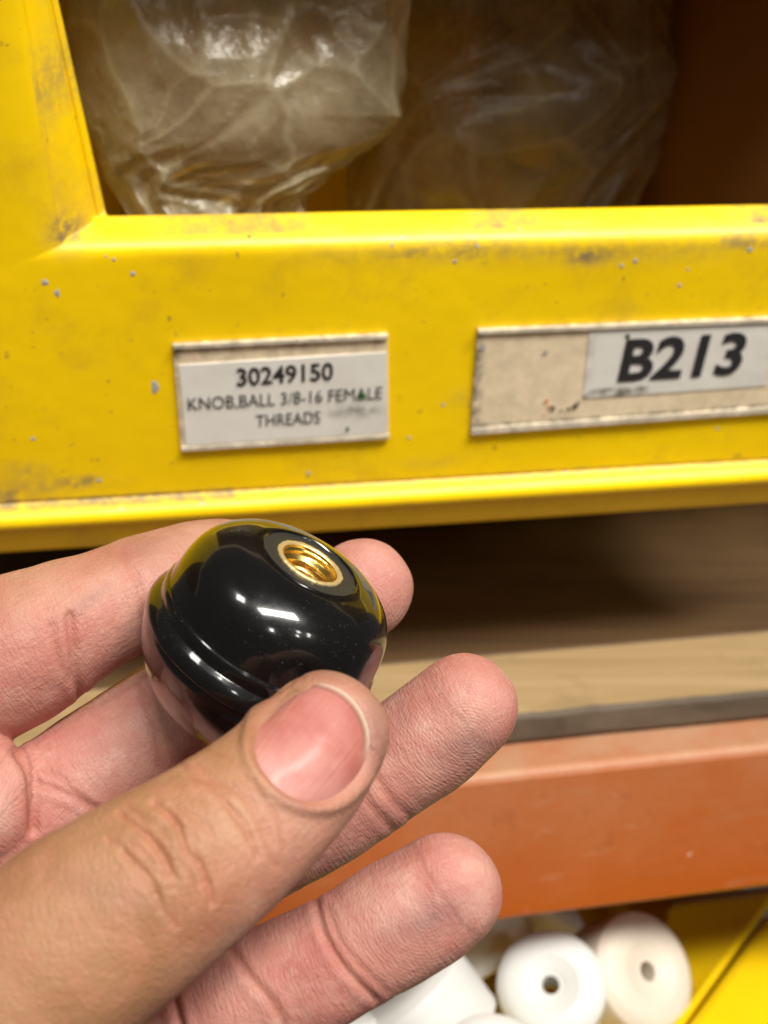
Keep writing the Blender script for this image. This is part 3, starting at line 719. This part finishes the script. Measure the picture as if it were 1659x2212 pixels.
# the thumb nail: bed, folds
NAIL = spline2([(618, 1471), (567, 1528), (544, 1600), (557, 1656), (608, 1713), (664, 1736), (721, 1728), (772, 1687), (798, 1641), (806, 1589), (788, 1533), (747, 1486), (690, 1463), (649, 1460), (618, 1471)], 5)[:-1]
V1 = V + N * disp[:, None]
for it in range(1): V1 = V1 + 0.35 * (lap(V1) - V1)
N1 = normals(V1)
bvh = BVHTree.FromPolygons([Vector(v) for v in V1], [tuple(p.vertices) for p in ev.polygons])
idx = np.nonzero((fid == FI['thumb']) & (face > -0.1) & (px > 480) & (py < 1800))[0]
d = seg_dist(NAIL, idx, True); ins = inside(NAIL, idx); sd = np.where(ins, -d, d)
prox = sm(1500, 1660, py[idx] + 0.35 * (700 - px[idx]))            # folds are high at the root and sides, low at the tip
V1[idx] += N1[idx] * ((-0.75 * sm(4, -14, sd)) + (0.15 + 0.55 * prox) * np.exp(-((sd - 12) / 13) ** 2))[:, None]
red[idx] = np.maximum(red[idx], 0.7 * np.exp(-((sd - 2) / 7) ** 2))
N1 = normals(V1)
# tone: 1 = tanned back of the thumb, 0 = pink palm side
tone[fid == FI['thumb']] = 1.0; tone[fid == FI['forearm']] = 1.0
tone = np.where(fid == FI['thumb'], 1.0 - 0.55 * sm(470, 700, px + 0.45 * (py - 1700)), tone)
tone = np.maximum(tone, 0.55 * (fid == FI['index']) * sm(0.15, -0.85, (N1 @ c_u) * -1.0))
t2 = tone[:, None]
for it in range(30): t2 = lap(t2)
tone = t2[:, 0]
def smear(fs, x, y, rx, ry, ang, amt):
    m = np.isin(fid, [FI[f] for f in fs]) & (face > 0); i_ = np.nonzero(m)[0]; a = R(ang)
    dx, dy = px[i_] - x, py[i_] - y; u = dx * math.cos(a) + dy * math.sin(a); v = -dx * math.sin(a) + dy * math.cos(a)
    grime[i_] = np.maximum(grime[i_], amt * np.exp(-(u / rx) ** 2 - (v / ry) ** 2))
smear(['pinky'], 925, 1985, 95, 40, -25, 0.75); smear(['ring'], 1000, 1620, 70, 40, -35, 0.6); smear(['index'], 190, 1300, 60, 14, -40, 0.5); smear(['index'], 310, 1180, 50, 25, -20, 0.35); smear(['thumb'], 240, 1930, 150, 40, 20, 0.22)
smear(['ring'], 840, 1780, 60, 40, -35, 0.35); smear(['thumb'], 810, 1590, 28, 130, 0, 0.55); smear(['thumb'], 690, 1452, 110, 14, 12, 0.45); smear(['thumb'], 640, 1745, 110, 16, 18, 0.3); smear(['thumb'], 560, 1530, 40, 60, 30, 0.25); smear(['middle'], 230, 1700, 120, 50, -35, 0.15); smear(['pinky'], 650, 1985, 90, 30, -25, 0.35)
# ridge coordinate (mm): loops round the pads, hoops elsewhere
ridge = fu.copy(); rmask = np.zeros(nv)
for f, cxp, cyp, rad in (('ring', 1010, 1590, 150), ('pinky', 925, 1985, 170), ('middle', 800, 1290, 120)):
    i_ = np.nonzero(fid == FI[f])[0]; sc = FP / np.median(pd[i_]); rr = np.hypot((px[i_] - cxp), (py[i_] - cyp) * 1.15) / sc
    wgt = sm(rad / sc * 1.4, rad / sc * 0.7, rr); ridge[i_] = np.where(wgt > 0.02, rr, fu[i_]); rmask[i_] = wgt
ang_v = ((V - samp[near, :3]) * np.cross(Tg[near], toC)).sum(1)
hand = empty('hand', P(-400, 2212, 195))
tag(hand, 'bare left hand pinching the black knob between thumb and fingertips', 'hand')
ho = np.array(hand.location) / MM
ev.name = 'skin'; ev.vertices.foreach_set('co', ((V1 - ho) * MM).ravel())
ev.polygons.foreach_set('use_smooth', [True] * len(ev.polygons))
for k, v in (('tone', tone), ('red', red), ('grime', grime), ('ridge', ridge), ('rmask', rmask), ('fu', fu), ('fv', ang_v)):
    a = ev.attributes.new(k, 'FLOAT', 'POINT'); a.data.foreach_set('value', v.astype(np.float32))
ev.update()
# skin
m = NT('skin')
tn = m.attr('tone'); n1 = m.noise(70, 4, 0.6); n2 = m.noise(240, 5, 0.65); n3 = m.noise(900, 3)
pink = m.mix(m.ramp(n1, [(0.3, 0.0), (0.7, 1.0)]), rgb(0.41, 0.142, 0.112), rgb(0.52, 0.265, 0.205))
pink = m.mix(m.math('MULTIPLY', m.ramp(n2, [(0.55, 0.0), (0.75, 1.0)]), 0.55), pink, rgb(0.48, 0.14, 0.12))
tan = m.mix(m.ramp(n1, [(0.3, 0.0), (0.7, 1.0)]), rgb(0.285, 0.126, 0.054), rgb(0.385, 0.20, 0.105))
tan = m.mix(m.math('MULTIPLY', m.ramp(n2, [(0.48, 0.0), (0.72, 1.0)]), 0.55), tan, rgb(0.46, 0.185, 0.12))
n4 = m.noise(130, 4, 0.7)
pink = m.mix(m.math('MULTIPLY', m.ramp(n4, [(0.52, 0.0), (0.7, 1.0)]), 0.45), pink, rgb(0.58, 0.36, 0.29))
c = m.mix(tn, pink, tan)
c = m.mix(m.math('MULTIPLY', m.attr('red'), 0.55), c, rgb(0.33, 0.105, 0.06))
g = m.math('MULTIPLY', m.attr('grime'), m.ramp(n2, [(0.25, 0.35), (0.6, 1.0)]), True)
c = m.mix(m.math('MULTIPLY', g, 0.75), c, rgb(0.15, 0.085, 0.085))
c = m.mix(m.math('MULTIPLY', m.ramp(n3, [(0.74, 0.0), (0.78, 1.0)]), 0.35), c, rgb(0.16, 0.07, 0.05))
uv = m.n('ShaderNodeCombineXYZ', {0: m.attr('fu'), 1: m.attr('fv'), 2: 0.0}).outputs[0]
l1 = m.noise(1.0, 3, 0.6, m.n('ShaderNodeMapping', {'Vector': uv, 'Scale': (2.6, 0.45, 1)}).outputs[0], 0.5)      # fine cross lines
l2 = m.noise(1.0, 3, 0.6, m.n('ShaderNodeMapping', {'Vector': uv, 'Scale': (0.5, 1.7, 1)}).outputs[0], 0.6)
wob = m.math('MULTIPLY', m.noise(60, 2), 2.4)
rd = m.math('SINE', m.math('MULTIPLY', m.math('ADD', m.attr('ridge'), wob), math.tau / 0.62))
rd = m.math('MULTIPLY', rd, m.math('ADD', m.math('MULTIPLY', m.attr('rmask'), 0.045), 0.015))
palm = m.math('SUBTRACT', 1.0, tn)
h = m.math('ADD', m.math('ADD', l1, m.math('MULTIPLY', l2, 0.6)), m.math('MULTIPLY', rd, palm))
cell = m.n('ShaderNodeTexVoronoi', {'Vector': m.coord(), 'Scale': 1050.0}, feature='DISTANCE_TO_EDGE').outputs[0]
cell2 = m.n('ShaderNodeTexVoronoi', {'Vector': m.coord(), 'Scale': 520.0}, feature='DISTANCE_TO_EDGE').outputs[0]
cl = m.math('MULTIPLY', m.math('ADD', m.math('MINIMUM', cell, 0.18), m.math('MINIMUM', cell2, 0.14)), m.math('ADD', m.math('MULTIPLY', tn, 0.5), 0.4))
h = m.math('ADD', m.math('MULTIPLY', h, m.math('ADD', m.math('MULTIPLY', palm, 0.5), 0.35)), cl)
h = m.math('ADD', h, m.math('MULTIPLY', n3, 0.4))
m.set(Base_Color=c, Roughness=m.math('ADD', m.math('MULTIPLY', n2, 0.3), 0.40), Normal=m.bump(h, 0.6, 0.00042))
m.set(Subsurface_Weight=0.18, Subsurface_Scale=0.0012); m.b.inputs['Subsurface Radius'].default_value = (1.0, 0.35, 0.2)
m.b.inputs['Specular IOR Level'].default_value = 0.42
M['skin'] = m.m; ev.materials.clear(); ev.materials.append(M['skin'])
sk = bpy.data.objects.new('skin', ev); COL.objects.link(sk); sk.parent = hand
# nail plate laid on its bed
nc = np.array([678.0, 1600.0]); NV = []; fre = []; lun = []; acr = []; soil = []
ring_n = 22; na_ = len(NAIL)
def bed(x, y):
    d_ = ray(x, y); loc, nn, i_, dist = bvh.ray_cast(Vector(CAM), Vector(d_).normalized())
    return (np.array(loc), np.array(nn)) if loc is not None else (P(x, y, 170), -c_f)
for k in range(ring_n + 1):
    f = k / ring_n
    for (x, y) in NAIL:
        q = nc + (np.array([x, y]) - nc) * f * 1.0
        p, nn = bed(*q)
        NV.append(p + nn * (0.30 - 0.62 * f ** 5 + 0.0))
        acr.append((q - nc) @ np.array([0.78, 0.62]) / 15.5)
        dirv = (np.array([x, y]) - nc); dirv = dirv / np.linalg.norm(dirv)
        tipw = float(sm(0.15, 0.75, dirv @ np.array([0.62, -0.78])))
        fre.append(tipw * float(sm(0.88, 0.94, f))); soil.append(tipw * math.exp(-((f - 0.88) / 0.03) ** 2) + 0.8 * math.exp(-((f - 1.0) / 0.04) ** 2)); lun.append(float(sm(0.30, 0.85, dirv @ np.array([-0.35, 0.94]))) * float(sm(0.62, 0.82, f)))
NV = np.array(NV).reshape(ring_n + 1, na_, 3)
for it in range(12):                                              # relax so the plate is smooth
    q = NV.copy(); q[1:-1] = (NV[:-2] + NV[2:] + np.roll(NV, 1, 1)[1:-1] + np.roll(NV, -1, 1)[1:-1]) / 4; q[0] = q[1].mean(0); NV = q
m = NT('nail'); st = m.noise(2.2, 4, 0.65, m.n('ShaderNodeCombineXYZ', {0: m.attr('across'), 1: 0.0, 2: 0.0}).outputs[0])
c = m.mix(st, rgb(0.35, 0.092, 0.072), rgb(0.44, 0.15, 0.12))
c = m.mix(m.math('MULTIPLY', m.attr('lunula'), 0.4), c, rgb(0.58, 0.30, 0.26))
c = m.mix(m.math('MULTIPLY', m.ramp(m.noise(160, 4, 0.6), [(0.4, 0.0), (0.7, 1.0)]), 0.4), c, rgb(0.60, 0.30, 0.25))
c = m.mix(m.math('MULTIPLY', m.attr('free_edge'), 0.9), c, rgb(0.66, 0.55, 0.40))
c = m.mix(m.math('MULTIPLY', m.attr('soil'), 0.8), c, rgb(0.16, 0.08, 0.05))
m.set(Base_Color=c, Roughness=0.5, Normal=m.bump(st, 0.45, 0.0005)); m.b.inputs['Coat Weight'].default_value = 0.12; m.b.inputs['Coat Roughness'].default_value = 0.2; m.b.inputs['Subsurface Weight'].default_value = 0.15
m.b.inputs['Subsurface Scale'].default_value = 0.001
nail = mesh_obj('fingernail', NV.reshape(-1, 3), grid_faces(na_, ring_n + 1, True), m.m, hand, True, {'free_edge': fre, 'lunula': lun, 'across': acr, 'soil': soil}); M['nail'] = m.m

# ================================================================== the bin below, with white bushings
ZL = zbb - 34
lb = atZ(1200, 2130, ZL)
low = empty('storage_bin', fromS(lb[0], lb[1], ZL - 60)); tag(low, 'yellow bin holding white plastic bushings below the orange beam', 'bin')
def lq(name, pts, mat=M['yellow_old']): return quad_wall(name, pts, mat, 0.0025, low)
xw = atZ(1478, 2130, ZL)[0]
yb0, yb1 = lb[1] - 60, lb[1] + 200
lq('floor', [(xw - 320, yb0, ZL - 40), (xw + 70, yb0, ZL - 40), (xw + 70, yb1, ZL - 40), (xw - 320, yb1, ZL - 40)])
Yn, Yq = lb[1] - 18, lb[1] + 62
E1 = atY(1440, 2252, Yn); E2 = atY(1690, 1918, Yq)
lq('side_wall', [atY(1360, 2330, Yn), atY(1440, 1950, Yq), E2, E1])
lq('rim', [E1 + np.array([2.0, -0.5, -1.6]), E2 + np.array([2.0, -0.5, -1.6]), atY(1990, 1930, Yq), atY(1800, 2290, Yn)])
lq('back_wall', [(xw - 320, yb1, ZL - 40), (xw + 70, yb1, ZL - 40), (xw + 70, yb1, ZL + 30), (xw - 320, yb1, ZL + 30)])
def bushing(px_, py_, d_, rad, ht, ax, mat, label):
    rad = rad * d_ / FP; ht = rad * 0.7; o_ = P(px_, py_, d_); ax = np.array(ax, float); ax /= np.linalg.norm(ax)
    e1 = np.cross(ax, [0.3, 0.9, 0.1]); e1 /= np.linalg.norm(e1); e2 = np.cross(ax, e1)
    hb = rad * 0.16
    pr = [(hb, -ht), (hb, 0.3 * ht), (hb * 1.3, 0.42 * ht), (rad * 0.45, 0.53 * ht), (rad * 0.55, 0.56 * ht), (rad * 0.78, 0.52 * ht), (rad * 0.93, 0.40 * ht), (rad, 0.2 * ht), (rad, -0.75 * ht), (rad * 0.92, -ht), (hb, -ht)]
    pr = smooth_profile(pr, 5)
    o = mesh_obj('bushing', lathe_verts(pr, 48, o_, ax, e1, e2), grid_faces(48, len(pr), True), mat, None)
    tag(o, label, 'bushing', 'white bushings in the lower bin'); return o
dl = lambda x, y: (proj(fromS(*atZ(x, y, ZL)))[2])
up_ = -ray(1190, 2140)
bushing(1190, 2135, dl(1190, 2135), 118, 15, up_ + 0.25 * c_u, M['white_plastic'], 'white bushing with its dark centre hole facing out, beside the cream one')
bushing(1375, 2105, dl(1375, 2105) + 6, 128, 15, up_ + np.array([0.9, -0.1, 0.4]), M['cream_plastic'], 'cream bushing against the lower bin\'s yellow side wall')
bushing(960, 1990, dl(960, 1990) + 16, 165, 17, (-0.5, 0.5, 0.9), M['white_plastic'], 'large white bushing lying tilted behind the little finger')
bushing(890, 2170, dl(890, 2170) - 6, 150, 17, (-0.7, 0.3, 0.9), M['white_plastic'], 'white bushing lying in front of the large tilted one')
bushing(1060, 2330, dl(1060, 2330) - 6, 130, 15, (0.1, -0.7, 0.8), M['white_plastic'], 'white bushing lowest in the pile, below the one with its hole showing')
bushing(1150, 1960, dl(1150, 1960) + 40, 120, 15, (0.6, 0.3, 0.8), M['white_plastic'], 'shaded white bushing deep under the orange beam')
bushing(690, 2270, dl(690, 2270), 140, 15, (-0.3, 0.6, 0.9), M['white_plastic'], 'white bushing partly hidden behind the little finger\'s base')

# ================================================================== unseen board above, added to shade the inside of the bin
zu = 53.0
us = sbox('shade_board', -420, 560, Yf - 16, YD + 900, zu, zu + 15, M['wood'], None, 0.001)
tag(us, 'unseen wooden board added above the yellow bin to shade its inside', 'board')
